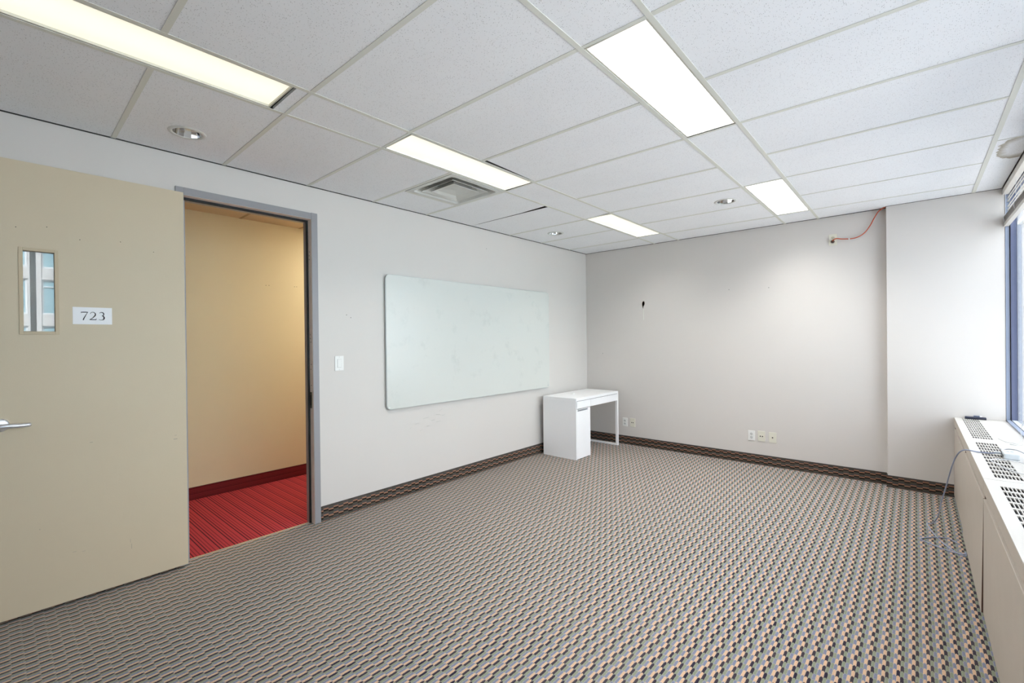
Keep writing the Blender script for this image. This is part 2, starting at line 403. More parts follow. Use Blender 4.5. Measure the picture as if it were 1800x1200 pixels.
# faint scuffs below the whiteboard
scm = mat('scuff_grey', (196, 194, 188), .6)
for (yy, zz, ln, sl) in [(2.36, .66, .05, .1), (2.46, .70, .07, .12), (2.56, .665, .05, .15), (2.50, .62, .04, 0), (2.62, .72, .05, -.1), (2.70, .70, .04, .1), (2.42, .585, .03, .4), (2.62, .645, .06, .05), (2.66, .75, .04, .4), (2.30, .625, .02, .6)]:
    bm = bmesh.new(); a = Vector((0, yy, zz)); b = Vector((0, yy+ln, zz+ln*sl))
    vs = [bm.verts.new(v) for v in (a+Vector((.0008, 0, -.0025)), b+Vector((.0008, 0, -.001)), b+Vector((.0008, 0, .002)), a+Vector((.0008, 0, .0015)))]
    f = bm.faces.new(vs); bmesh.ops.solidify(bm, geom=[f], thickness=.0005)
    obj('scuff', bm, scm, wl)

# ------------------------------------------------------------------ ceiling
ceil = sempty('ceiling', 'suspended acoustic tile ceiling with pale tee grid', 'ceiling', (0, 0, H))
struct(obj('ceiling_slab', bx(((XH-.1, YB-.1, TOP), (XW+.12, YF+.1, TOP+.15))), deck), 'dark slab above the ceiling tiles', 'ceiling')
def tile(poly, m=tilem, hole=None, dz=0, name='ceiling_tile'):
    bm = bmesh.new(); prism(bm, poly, H+.0015+dz, H+.017+dz, hole=hole)
    o = obj(name, bm, m, ceil); return o
xs = {'0': .012, 'a': 1.065, 'b': 1.385, 'c': 2.578, 'd': 2.889, 'e': 4.05, 'w': 4.222}
NEG = [(.149-.01*0, .14)] + [(.14-.61*k, .14-.61*k) for k in range(1, 6)]
bay1 = [(.149, .14), (.741, .727), (1.336, 1.334), (1.927, 1.932), (2.522, 2.529), (3.14, 3.15), (3.77, 3.777), (4.39, 4.392), (5.03, 5.03)]
bay3 = [(.12, .13), (.723, .735), (1.32, 1.337), (1.93, 1.947), (2.521, 2.548), (3.124, 3.198), (3.73, 3.80), (4.381, 4.42), (5.0, 5.054)]
bay5 = [(.13, .14), (.74, .75), (1.346, 1.36), (1.947, 1.97), (2.549, 2.58), (3.178, 3.21), (3.785, 3.822), (4.415, 4.445), (5.025, 5.075)]
def neg(k0): return [(k0-.61*k, k0-.61*k) for k in range(5, 0, -1)]
bay1 = neg(.145)+bay1; bay3 = neg(.125)+bay3; bay5 = neg(.135)+bay5
DL = [(.412, .431), (2.35, 4.134), (.468, 4.073)]      # downlights
def inside(p, x0, x1, y0, y1): return x0 < p[0] < x1 and y0 < p[1] < y1
VENT = (.462, 1.065, 1.937, 2.53)
g = .0015
def fill(x0, x1, rows, skip=(), m=tilem, end=YF-.009):
    L = [(YB+.003, YB+.003)]+rows+[(end, end)]
    for n_, (p, q2) in enumerate(zip(L, L[1:])):
        if n_ in skip: continue
        poly = [(x0+g, p[0]+g), (x1-g, p[1]+g), (x1-g, q2[1]-g), (x0+g, q2[0]-g)]
        hole = None
        for d in DL:
            if inside(d, x0, x1, p[0], q2[0]): hole = (d[0], d[1], .078)
        yield n_, poly, hole
nb = 1+5     # index offset: rows[5] is row -1
for n_, poly, hole in fill(xs['0'], xs['a'], bay1):
    y0, y1 = poly[0][1], poly[2][1]
    if 1.9 < y0 < 2.0:      # the vent bay: only the strip beside the diffuser stays a tile
        poly = [(xs['0'], poly[0][1]), (VENT[0]-g, poly[0][1]), (VENT[0]-g, poly[3][1]), (xs['0'], poly[3][1])]
        tile(poly)
    elif 2.4 < y0 < 2.6:    # the slipped tile, turned so a dark wedge opens
        p2 = [poly[0], (poly[1][0]-.0005, poly[1][1]), (poly[2][0]-.0005, poly[2][1]-.052), (poly[2][0]-.33, poly[2][1]-.020), (poly[3][0]+.35, poly[3][1]-.004), poly[3]]
        bm = bmesh.new(); prism(bm, p2, H+.0015, H+.013)
        for v in bm.verts:   # its loose corner droops
            if v.co.x > 1.0 and v.co.y > 2.8: v.co.z -= .0008
        o = obj('ceiling_tile', bm, tilem, ceil); o['label'] = 'slipped tile leaving a dark wedge-shaped gap'
    else: tile(poly, hole=hole)
for n_, poly, hole in fill(xs['b'], xs['c'], bay3):
    if 1.85 < poly[0][1] < 2.0:   # tile pushed right: thin dark slit beside the lamp
        poly = [(poly[0][0]+.034, poly[0][1]), poly[1], poly[2], (poly[3][0]+.012, poly[3][1])]
    tile(poly, hole=hole)
L = [YB+.003]+[b[0] for b in bay5]
rows5 = bay5
for n_, poly, hole in fill(xs['d'], xs['e'], rows5):
    if poly[2][1] > 5.3:
        poly = [poly[0], poly[1], (poly[1][0], YP-.003), (XP-.004, YP-.003), (XP-.006, YF-.018), (poly[0][0], YF-.009)]
    tile(poly)
e_rows = [(-2.13, -2.13), (-.91, -.91), (.31, .31), (1.53, 1.53), (2.75, 2.75), (3.965, 3.965)]
for n_, poly, hole in fill(xs['e'], xs['w'], e_rows, end=YP-.003):
    o = tile(poly, tilestain if poly[0][1] > 3.9 else tilem)
    if poly[0][1] > 3.9: o['label'] = 'tile with a brown ringed water stain'
# narrow bays holding the lamps
def quad(x0, x1, a, b): return [(x0+g, a[0]+g), (x1-g, a[1]+g), (x1-g, b[1]-g), (x0+g, b[0]-g)]
A2, A1 = (-.585, -.585), (.643, .643)
for a, b in [((YB+.003,)*2, (-1.8, -1.8)), ((-1.8, -1.8), A2), ((.660, .656), (.727, .723)), ((.727, .723), (1.334, 1.32)), ((2.529, 2.521), (3.777, 3.73)), ((5.0, 4.97), (YF-.009,)*2)]:
    tile(quad(xs['a'], xs['b'], a, b))
for a, b in [((YB+.003,)*2, (-1.1, -1.1)), ((-1.1, -1.1), (.125, .13)), ((.125, .13), (1.337, 1.346)), ((2.548, 2.549), (3.80, 3.785)), ((5.054, 5.025), (YF-.009,)*2)]:
    tile(quad(xs['c'], xs['d'], a, b))
# tee bars
def bar(p, q2, w=.012, z=H):
    p = Vector((*p, 0)); q2 = Vector((*q2, 0)); d = (q2-p).normalized(); n_ = Vector((-d.y, d.x, 0))*w
    bm = bmesh.new(); prism(bm, [(v.x, v.y) for v in (p-n_, q2-n_, q2+n_, p+n_)], z-.0012, z+.0008)
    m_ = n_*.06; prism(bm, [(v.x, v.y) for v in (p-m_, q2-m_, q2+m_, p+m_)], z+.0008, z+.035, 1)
    obj('tee_bar', bm, [tee, gapshade], ceil)
for k in 'abcd': bar((xs[k], YB), (xs[k], YF-.002))
bar((xs['e'], YB), (xs['e'], YP-.002), .013)
T = .0125
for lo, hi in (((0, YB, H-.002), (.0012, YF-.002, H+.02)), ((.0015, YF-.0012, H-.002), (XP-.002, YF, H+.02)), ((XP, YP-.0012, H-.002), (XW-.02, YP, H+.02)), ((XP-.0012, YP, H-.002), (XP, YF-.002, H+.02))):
    obj('perimeter_shade_strip', bx((lo, hi)), gapshade, ceil)  # dark strip added where the ceiling joint is only shade
obj('wedge_shade_strip', bx(((.02, 3.1425, H+.0012), (xs['a']-.004, 3.1440, H+.034))), gapshade, ceil)  # dark strip added so the tile wedge reads as shaded
for rws, k0, k1 in ((bay1, '0', 'a'), (bay3, 'b', 'c'), (bay5, 'd', 'e')):
    for (a, b) in rws:
        if rws is bay1 and 3.1 < a < 3.2: continue
        w = .012 if a < 3.5 or rws is not bay5 else .008
        bar((xs[k0]+(T if k0 != '0' else 0), a), (xs[k1]-T, b), w)
for (a, b) in e_rows: bar((xs['e']+T+.001, a), (xs['w'], b), .005)
for a, b in [(.727, .723), (1.334, 1.328), (2.529, 2.521), (3.777, 3.745), (4.975, 4.955), (-.585, -.585), (-1.8, -1.8)]: bar((xs['a']+T, a), (xs['b']-T, b), .009)
for a, b in [(1.34, 1.346), (2.548, 2.549), (3.80, 3.79), (5.03, 5.02), (.125, .13), (-1.1, -1.1)]: bar((xs['c']+T, a), (xs['d']-T, b), .009)
bar((VENT[0], 1.937+T), (VENT[0], 2.524-T), .010)

# hall ceiling
hc = sempty('ceiling_hall', 'corridor tile ceiling seen through the doorway', 'ceiling', (0, 0, 2.724))
HZ = 2.724
rows = [-1.2, -.46, .13, .727, 1.318, 1.909, 2.5, 3.09, 3.6]
for a, b in zip(rows, rows[1:]):
    if a == 2.5: continue
    bm = bmesh.new(); prism(bm, [(XH+.003, a+g), (XT-.003, a+g), (XT-.003, b-g), (XH+.003, b-g)], HZ+.001, HZ+.016); obj('ceiling_tile', bm, halltile, hc)
for a in rows[1:-1]:
    obj('tee_bar', bx(((XH, a-.012, HZ-.001), (XT, a+.012, HZ+.0008))), halltee, hc)
t = thing('corridor_lamp', 'warm ceiling lamp panel in the corridor, out of sight beside the doorway', 'lamp', (-.79, 2.8, HZ))
obj('diffuser', bx(((XH+.02, 2.53, HZ+.004), (XT-.02, 3.07, HZ+.010))), lens_hall, t)
obj('housing', bx(((XH+.01, 2.52, HZ+.0105), (XT-.005, 3.08, HZ+.08))), housing, t)

# troffer lamps
def troffer(x0, x1, y0, y1, m, label, watts=0):
    t = thing('troffer_lamp', label, 'lamp', ((x0+x1)/2, (y0+y1)/2, H), 'ceiling troffer lamps')
    i = .013
    bm = bmesh.new()
    box(bm, (x0+i, y0+i, H+.0012), (x0+i+.008, y1-i, H+.012)); box(bm, (x1-i-.008, y0+i, H+.0012), (x1-i, y1-i, H+.012))
    box(bm, (x0+i+.008, y0+i, H+.0012), (x1-i-.008, y0+i+.008, H+.012)); box(bm, (x0+i+.008, y1-i-.008, H+.0012), (x1-i-.008, y1-i, H+.012))
    obj('lens_frame', bm, housing, t)
    obj('diffuser', bx(((x0+i+.006, y0+i+.006, H+.0125), (x1-i-.006, y1-i-.006, H+.016))), m, t)
    bm = bmesh.new(); 
    for lo_, hi_ in (((x0+i, y0+i), (x0+i+.004, y1-i)), ((x1-i-.004, y0+i), (x1-i, y1-i)), ((x0+i+.004, y0+i), (x1-i-.004, y0+i+.004)), ((x0+i+.004, y1-i-.004), (x1-i-.004, y1-i))): box(bm, (*lo_, H+.0122), (*hi_, H+.11))
    box(bm, (x0+i, y0+i, H+.11), (x1-i, y1-i, H+.114)); obj('housing', bm, housing, t)
    if watts:
        ld = bpy.data.lights.new('troffer_light', 'AREA'); ld.shape = 'RECTANGLE'; ld.size = x1-x0-.045; ld.size_y = y1-y0-.045
        ld.energy = watts; ld.spread = math.radians(125); ld.color = (1, .985, .95)
        lo = bpy.data.objects.new('tube_light', ld); COL.objects.link(lo); lo.parent = t; lo.location = (0, 0, .0118)
troffer(xs['a'], xs['b'], A2[0], .655, lens_cream, 'cream glowing troffer lamp nearest the open door, cut by the picture corner')
troffer(xs['a'], xs['b'], 1.332, 2.522, lens_cream, 'cream glowing troffer lamp beside the square air vent', TROFFER_W*.45)
troffer(xs['a'], xs['b'], 3.765, 4.965, lens_cream, 'small cream troffer lamp above the whiteboard end near far wall', TROFFER_W*.5)
troffer(xs['c'], xs['d'], 1.343, 2.546, lens_white, 'large bright white troffer lamp at the top of the picture', TROFFER_W)
troffer(xs['c'], xs['d'], 3.80, 5.025, lens_white, 'bright white troffer lamp nearest the orange cord and far wall', TROFFER_W)

# recessed downlights
labs = ['unlit recessed mirror downlight in the tile above the doorway', 'unlit recessed mirror downlight beside the far bright troffer lamp', 'unlit recessed mirror downlight near the left wall corner']
for (cx, cy), lab in zip(DL, labs):
    t = thing('recessed_downlight', lab, 'lamp', (cx, cy, H), 'recessed downlights')
    bm = bmesh.new(); lathe(bm, [(.073, .004), (.073, -.003), (.080, -.005), (.094, -.002), (.096, .001)], (cx, cy, H), 40); obj('trim_ring', bm, ventw, t, smooth=True)
    bm = bmesh.new(); R = lathe(bm, [(.073, .0), (.066, .04), (.05, .085), (.034, .10)], (cx, cy, H), 12)
    obj('reflector', bm, chrome, t)
    bm = bmesh.new(); R = lathe(bm, [(.034, .10), (.034, .13), (.0005, .13)], (cx, cy, H), 16); obj('lamp_socket', bm, mat('socket_grey', (180, 180, 175), .5), t)

# air vent, nested square cones
vx, vy = .764, 2.232
vt = thing('air_vent', 'square white ceiling air diffuser with nested louvers beside lamp', 'vent', (vx, vy, H))
def sqring(bm, prof, n=0, rc=.0):
    """square frustum loops: prof list of (half, z, corner radius)"""
    rings = []
    for h, z, cr in prof:
        ring = []
        for sx, sy, a0 in ((1, 1, 0), (-1, 1, 90), (-1, -1, 180), (1, -1, 270)):
            for s in range(4):
                t = math.radians(a0+30*s); ring.append(bm.verts.new((vx+sx*(h-cr)+cr*math.cos(t), vy+sy*(h-cr)+cr*math.sin(t), H+z)))
        rings.append(ring)
    for a, b in zip(rings, rings[1:]):
        for k in range(16): bm.faces.new((a[k], a[(k+1) % 16], b[(k+1) % 16], b[k]))
    return rings
bm = bmesh.new(); sqring(bm, [(.286, .001, .002), (.286, -.003, .002), (.250, -.004, .03), (.246, .004, .03), (.222, .045, .03), (.218, .075, .03)]); obj('face_frame', bm, ventw, vt)
bm = bmesh.new(); R = sqring(bm, [(.218, .075, .03), (.08, .078, .02)]); bm.faces.new(R[-1]); obj('duct_plate', bm, mat('vent_duct_grey', (175, 176, 174), .6), vt)
bm = bmesh.new(); sqring(bm, [(.195, -.002, .004), (.193, -.004, .004), (.150, .030, .004), (.132, .052, .004), (.134, .053, .004), (.155, .032, .004), (.195, -.002, .004)]); obj('louver', bm, ventw, vt)
bm = bmesh.new(); R = sqring(bm, [(.085, .050, .003), (.118, .012, .003), (.142, -.006, .003), (.139, -.008, .003), (.112, .008, .003), (.03, .016, .003)]); bm.faces.new(R[-1]); bm.faces.new(R[0]); obj('center_cone', bm, ventw, vt)
for sx in (-1, 1):
    for sy in (-1, 1):
        bm = bmesh.new(); tube(bm, [(vx+sx*.10, vy+sy*.10, H+.03), (vx+sx*.235, vy+sy*.235, H+.035)], .003, 6, 1); obj('strut', bm, ventw, vt)

# ------------------------------------------------------------------ door
dr = sempty('door_1', 'beige office door opened flat against the left wall', 'door', (0, .5, 0))
bm = bmesh.new()
fo0, fo1, fz = .456, 1.409, 2.510    # outer frame
fx = .014
# face trims (room side), mitred look by slightly proud jamb
box(bm, (0, fo0, 0), (fx, D0+.002, fz-.0005)); box(bm, (0, D1-.004, 0), (fx, fo1, fz+.003)); box(bm, (0, D0+.002, DZ-.006), (fx, D1-.004, fz))
# returned jamb lining
box(bm, (XT-.006, D1-.004, 0), (0, D1+.018, DZ)); box(bm, (XT-.006, D0-.018, 0), (0, D0+.004, DZ)); box(bm, (XT-.006, D0-.018, DZ-.006), (0, D1+.018, DZ+.018))
frm = obj('frame', bm, steel, dr, bevel=.002)
frm['label'] = 'grey painted steel door frame'
# inner bead line on the face
obj('frame_bead', bx(((fx, D1-.004, 0), (fx+.003, D1+.004, DZ+.006)), ((fx, D0+.01, DZ-.006), (fx+.003, D1+.004, DZ+.002))), steel, dr)
obj('jamb_rabbet', bx(((-.048, D1-.0055, 0), (fx-.001, D1-.004, DZ-.008)), ((-.048, D0+.004, DZ-.0075), (fx-.001, D1-.006, DZ-.006))), rabbet, dr)['label'] = 'beige worn rabbet of the jamb'
st = obj('door_stop', bx(((XT-.005, D1-.022, 0), (-.052, D1-.004, DZ-.008)), ((XT-.005, D0+.004, 0), (-.052, D0+.022, DZ-.008)), ((XT-.005, D0+.022, DZ-.026), (-.052, D1-.022, DZ-.008))), steel, dr)
gk = obj('gasket', bx(((-.052, D1-.021, .0), (-.043, D1-.0045, DZ-.008)), ((-.052, D0+.005, DZ-.026), (-.043, D1-.021, DZ-.008))), black, dr); gk['label'] = 'black rubber seal along the stop'
obj('strike_plate', bx(((-.040, D1-.0075, .935), (-.006, D1-.0055, 1.065))), dullmetal, dr)['label'] = 'dull metal strike plate'
obj('strike_slot', bx(((-.032, D1-.0085, .96), (-.022, D1-.0076, 1.04))), darkhole, dr)
for zz in (1.12, 1.25, 1.29, 1.47, 1.50, 1.53, 2.14, 2.17, 2.20):
    bm = bmesh.new(); lathe(bm, [(.0005, -.0012), (.004, -.0012), (.004, 0)], (-.02+.006*math.sin(zz*40), D1-.0056, zz), 8, 'y'); obj('screw_hole', bm, darkhole, dr)
# leaf
LX, LT = .012, .05
LY0, LY1 = -.372, .491
gy0, gy1, gz0, gz1 = -.241, -.111, 1.542, 1.989    # lite opening
bm = bmesh.new()
ys = [LY0, gy0, gy1, LY1]; zs = [.020, gz0, gz1, 2.464]
for i in range(3):
    for j in range(3):
        if i == 1 and j == 1: continue
        box(bm, (LX, ys[i], zs[j]), (LT, ys[i+1], zs[j+1]))
bmesh.ops.remove_doubles(bm, verts=bm.verts, dist=1e-5)
seen = {}; dead = []
for f in bm.faces:
    k = frozenset(v.index for v in f.verts)
bm.verts.index_update()
for f in bm.faces:
    k = frozenset(v.index for v in f.verts); seen.setdefault(k, []).append(f)
for k, fs in seen.items():
    if len(fs) > 1: dead += fs
bmesh.ops.delete(bm, geom=dead, context='FACES_ONLY')
leaf = obj('leaf', bm, leafpaint, dr); leaf['label'] = 'flat beige painted door leaf'
def frame_yz(bm, x0, x1, a0, a1, b0, b1, w):
    box(bm, (x0, a0, b0), (x1, a0+w, b1)); box(bm, (x0, a1-w, b0), (x1, a1, b1)); box(bm, (x0, a0+w, b0), (x1, a1-w, b0+w)); box(bm, (x0, a0+w, b1-w), (x1, a1-w, b1))
bm = bmesh.new(); frame_yz(bm, LT, LT+.004, gy0-.012, gy1+.012, gz0-.012, gz1+.012, .016); frame_yz(bm, .032, LT+.002, gy0, gy1, gz0, gz1, .005)
obj('lite_frame', bm, mat('lite_frame_tan', (196, 178, 148), .45), leaf, bevel=.0012)
gl = obj('lite_glass', bx(((.026, gy0, gz0), (.030, gy1, gz1))), liteglass, leaf); gl['label'] = 'reflecting narrow vision glass'
obj('lite_lift_sheet', bx(((.013, gy0, gz0), (.016, gy1, gz1))), mat('lite_lift_grey', (172, 172, 168), .7), leaf)  # added sheet, its grey lifts the brightness seen in the glass
hd = obj('handle', (lambda b: (lathe(b, [(.0003, .012), (.026, .012), (.0335, .007), (.0345, 0)], (LT, -.327, 1.053), 32, 'x'), b)[1])(bmesh.new()), satin, dr, smooth=True)
hd['label'] = 'satin chrome lever handle'
bm = bmesh.new(); tube(bm, [(LT+.01, -.327, 1.050), (LT+.03, -.327, 1.050), (LT+.048, -.327, 1.050)], .011, 12, 2)
tube(bm, [(LT+.046, -.338, 1.050), (LT+.05, -.325, 1.050), (LT+.052, -.30, 1.050), (LT+.052, -.27, 1.048), (LT+.05, -.245, 1.047), (LT+.048, -.228, 1.047), (LT+.044, -.222, 1.047)], lambda t: .0135-.003*t, 12, 3)
obj('lever', bm, satin, hd, smooth=True)
holes(leaf, [(LT, -.26, 2.105), (LT, -.143, 2.125), (LT, -.01, 2.075), (LT, .17, 2.09), (LT, .33, 2.05)], 'x', 'screw_hole', .0022)
sf = mat('leaf_scuff', (178, 166, 146), .5)
for (yy, zz, ly, lz) in [(.42, .85, .02, .006), (.425, .875, .012, .003), (.20, .22, .003, .03), (.195, .26, .002, .02), (-.06, .29, .016, .002), (-.02, .28, .014, .002), (.02, .9, .012, .004), (-.19, .46, .004, .004)]:
    obj('scuff', bx(((LT, yy, zz), (LT+.0006, yy+ly, zz+lz))), sf, leaf)
# hinges between jamb and leaf
for zz in (.25, 1.25, 2.22):
    obj('hinge', (lambda b: (tube(b, [(.006, D0-.008, zz), (.006, D0-.008, zz+.11)], .005, 10, 1), b)[1])(bmesh.new()), dullmetal, dr)

# the door number sign
sg = thing('room_number_sign', 'white rectangular sign reading 723 on the beige door', 'sign', (LT, .04, 1.638))
bm = bx(((LT, -.045, 1.589), (LT+.002, .126, 1.688))); obj('plate', bm, signwhite, sg, bevel=.0006)
def stroke(bm, pts, wid, x):
    """flat calligraphic stroke: pts (y,z), widths; built as a thin ribbon"""
    V = [Vector(p) for p in pts]; n = len(V); L = []; R = []
    for i in range(n):
        d = (V[min(i+1, n-1)]-V[max(i-1, 0)]).normalized(); nn = Vector((-d.y, d.x))*wid[i]/2
        L.append(V[i]+nn); R.append(V[i]-nn)
    for i in range(n-1):
        a = [bm.verts.new((x+.0007, p.x, p.y)) for p in (L[i], L[i+1], R[i+1], R[i])]; bm.faces.new(a)
def arc(cx, cz, rx, rz, a0, a1, n=14): return [(cx+rx*math.cos(math.radians(a0+(a1-a0)*i/n)), cz+rz*math.sin(math.radians(a0+(a1-a0)*i/n))) for i in range(n+1)]
DH = .046; DW = .030; ZB = 1.615
def digit(d, y0):
    bm = bmesh.new(); X_ = LT+.002
    if d == '7':
        stroke(bm, [(y0, ZB+DH-.008), (y0+.001, ZB+DH-.0005)], [.0016, .0016], X_)
        stroke(bm, [(y0, ZB+DH-.002), (y0+DW, ZB+DH-.002)], [.004, .004], X_)
        stroke(bm, [(y0+DW-.001, ZB+DH-.001), (y0+DW*.62, ZB+DH*.5), (y0+DW*.42, ZB+DH*.22), (y0+DW*.30, ZB-.002)], [.0016, .0032, .0042, .005], X_)
    if d == '2':
        a = arc(y0+DW*.47, ZB+DH*.70, DW*.38, DH*.28, 165, -35)
        stroke(bm, a, [.0022+.0034*max(0, (i-3)/11) for i in range(len(a))], X_)
        stroke(bm, [a[-1], (y0+DW*.45, ZB+DH*.25), (y0+.001, ZB+.002)], [.0054, .0034, .002], X_)
        stroke(bm, [(y0, ZB+.0018), (y0+DW*.95, ZB+.0018)], [.0038, .0040], X_)
        stroke(bm, [(y0+DW*.9, ZB+.001), (y0+DW*.99, ZB+.009)], [.003, .0012], X_)
    if d == '3':
        a = arc(y0+DW*.42, ZB+DH*.76, DW*.34, DH*.22, 150, -80)
        stroke(bm, a, [.002+.0028*math.sin(math.pi*i/14) for i in range(len(a))], X_)
        a = arc(y0+DW*.38, ZB+DH*.28, DW*.44, DH*.28, 80, -140)
        stroke(bm, a, [.002+.0036*math.sin(math.pi*min(1, (i+1)/12)) for i in range(len(a))], X_)
    f0 = list(bm.faces); bmesh.ops.solidify(bm, geom=f0, thickness=.0004)
    return bm
for d, y0 in (('7', -.010), ('2', .0265), ('3', .066)):
    obj('digit', digit(d, y0), inkgrey, sg)

# ------------------------------------------------------------------ whiteboard
wb = thing('whiteboard', 'large frameless whiteboard with rounded corners on left wall', 'whiteboard', (0, 3.28, .84))
def rrect(y0, y1, z0, z1, rc, n=6):
    out = []
    for cy, cz, a in ((y1-rc, z1-rc, 0), (y0+rc, z1-rc, 90), (y0+rc, z0+rc, 180), (y1-rc, z0+rc, 270)):
        for s in range(n+1):
            t = math.radians(a+90*s/n); out.append((cy+rc*math.cos(t), cz+rc*math.sin(t)))
    return out
def slab_yz(bm, pts, x0, x1, mi=0):
    a = [bm.verts.new((x0, y, z)) for y, z in pts]; b = [bm.verts.new((x1, y, z)) for y, z in pts]
    bm.faces.new(a); bm.faces.new(b)
    for i in range(len(a)): j = (i+1) % len(a); bm.faces.new((a[i], a[j], b[j], b[i]))
WB = (2.030, 4.515, .838, 2.086)
bm = bmesh.new(); slab_yz(bm, rrect(WB[0], WB[1], WB[2], WB[3], .045), .012, .027); obj('edge_trim', bm, wbf, wb)
bm = bmesh.new(); slab_yz(bm, rrect(WB[0]+.003, WB[1]-.003, WB[2]+.003, WB[3]-.003, .043), .0271, .0300); obj('writing_surface', bm, wbm, wb, bevel=.001)
for yy in (2.5, 3.28, 4.05):
    obj('wall_bracket', bx(((.0015, yy-.03, 1.2), (.012, yy+.03, 1.7))), dullmetal, wb)
obj('corner_mark', (lambda b: (lathe(b, [(.0003, .0006), (.008, .0006), (.008, 0)], (.030, 4.475, .868), 12, 'x'), b)[1])(bmesh.new()), mat('mark_grey', (170, 176, 178), .5), wb)
tc = mat('tape_pale', (222, 226, 222), .5)
obj('corner_cap', bx(((.030, 2.045, .852), (.0308, 2.065, .866))), tc, wb)

# ------------------------------------------------------------------ switch and outlets
def plate(t, c, w, h, axis, m, d=.006):
    if axis == 'x': b = bx(((c[0], c[1]-w/2, c[2]-h/2), (c[0]+d, c[1]+w/2, c[2]+h/2)))
    else: b = bx(((c[0]-w/2, c[1]-d, c[2]-h/2), (c[0]+w/2, c[1], c[2]+h/2)))
    obj('cover_plate', b, m, t, bevel=.0015)
sw = thing('light_switch', 'white rocker light switch beside the door frame', 'switch', (0, 1.587, 1.29))
plate(sw, (0, 1.587, 1.289), .078, .124, 'x', whiteplastic)
bm = bx(((.006, 1.569, 1.254), (.0068, 1.605, 1.324))); obj('rocker_shade_rim', bm, mat('switch_shade_grey', (176, 176, 172), .5), sw)  # grey rim stands in for the shadow round the rocker
bm = bmesh.new(); v = box(bm, (.0068, 1.5705, 1.2555), (.009, 1.6035, 1.3225)); obj('rocker', bm, whiteplastic, sw, bevel=.001)
for zz in (1.236, 1.342):
    obj('screw', (lambda b: (lathe(b, [(.0003, .001), (.003, .001), (.003, 0)], (.006, 1.587, zz), 10, 'x'), b)[1])(bmesh.new()), mat('screw_grey', (200, 200, 198), .4), sw)
def duplex(x, z, m, label, name='wall_outlet', slots=True):
    t = thing(name, label, 'outlet', (x, YF, z)); plate(t, (x, YF, z), .072, .116, 'y', m)
    for dz in (-.02, .02):
        bm = bmesh.new(); lathe(bm, [(.0003, -.0085), (.0155, -.0085), (.0165, -.006)], (x, YF, z+dz), 18, 'y'); rc = obj('receptacle', bm, mat('receptacle_m', (200, 202, 200) if m is whiteplastic else (206, 200, 178), .4), t)
        if slots:
            for dx, h in ((-.006, .008), (.006, .006)): obj('slot', bx(((x+dx-.0009, YF-.0092, z+dz-.001), (x+dx+.0009, YF-.0085, z+dz-.001+h))), darkhole, rc)
            obj('slot', (lambda b: (lathe(b, [(.0003, -.0007), (.0022, -.0007), (.0022, 0)], (x, YF-.0085, z+dz-.008), 8, 'y'), b)[1])(bmesh.new()), darkhole, rc)
    return t
def jack(x, z, n_, label):
    t = thing('jack_plate', label, 'wall jack', (x, YF, z)); plate(t, (x, YF, z), .076, .118, 'y', ivory)
    for dx in ((-.010, .012) if n_ == 2 else (.0,)):
        bm = bx(((x+dx-.010, YF-.0085, z-.010), (x+dx+.010, YF-.006, z+.012))); rc = obj('jack_insert', bm, ivory, t)
        obj('port', bx(((x+dx-.006, YF-.0092, z-.006), (x+dx+.006, YF-.0085, z+.006))), darkhole, rc)
    return t
duplex(.612, .322-.015, whiteplastic, 'white duplex wall outlet just right of the desk leg')
jack(.727, .311, 2, 'ivory two-port jack plate just right of the desk')
duplex(2.222, .328, whiteplastic, 'white duplex wall outlet, leftmost of the three plates on the far wall')
jack(2.326, .332, 2, 'ivory two-port jack plate, middle of the three plates on the far wall')
jack(2.44, .331, 1, 'ivory single-port jack plate, rightmost of the three plates on the far wall')
hi = duplex(3.016, 2.478, ivory, 'ivory duplex outlet high on the far wall holding the orange cord plug')
oc = thing('orange_cord', 'orange extension cord looping from high outlet up to the ceiling', 'cord', (3.02, 5.46, 2.45))
bm = bmesh.new(); lathe(bm, [(.0003, -.036), (.010, -.036), (.016, -.028), (.017, -.0095), (.0003, -.0095)], (3.016, YF, 2.458), 16, 'y'); obj('plug', bm, mat('plug_brown', (70, 52, 44), .5), oc, smooth=False)
bm = bmesh.new()
tube(bm, [(3.016, YF-.034, 2.462), (3.03, YF-.045, 2.474), (3.055, YF-.03, 2.482), (3.09, YF-.02, 2.474), (3.13, YF-.02, 2.468), (3.18, YF-.02, 2.464), (3.23, YF-.022, 2.474), (3.28, YF-.025, 2.505), (3.325, YF-.03, 2.568), (3.355, YF-.034, 2.63), (3.385, YF-.04, 2.685), (3.41, YF-.05, 2.708), (3.436, YF-.07, 2.718), (3.443, YF-.074, 2.716)], .005, 8, 5)
obj('wire', bm, orangec, oc, smooth=True)
obj('cord_clip', bx(((3.150, YF-.026, 2.459), (3.160, YF, 2.473))), whiteplastic, oc)

# ------------------------------------------------------------------ desk
dk = thing('desk', 'white pedestal desk in the far left corner', 'desk', (.32, 4.83, 0))
X0, X1, Y0, Y1, DT = .07, .572, 4.312, 5.362, .748
obj('desk_top', bx(((X0, Y0, DT-.034), (X1, Y1, DT))), deskwhite, dk, bevel=.002)
obj('side_panel', bx(((X0, Y0, 0), (X1, Y0+.018, DT-.034))), deskwhite, dk, bevel=.001)
obj('inner_panel', bx(((X0+.01, Y0+.305, 0), (X1-.002, Y0+.323, .615))), deskwhite, dk, bevel=.001)
obj('pedestal_back', bx(((X0+.004, Y0+.018, .01), (X0+.01, Y0+.305, .615))), deskpanel, dk)
obj('pedestal_bottom', bx(((X0+.01, Y0+.018, .01), (X1-.02, Y0+.305, .028))), deskwhite, dk)
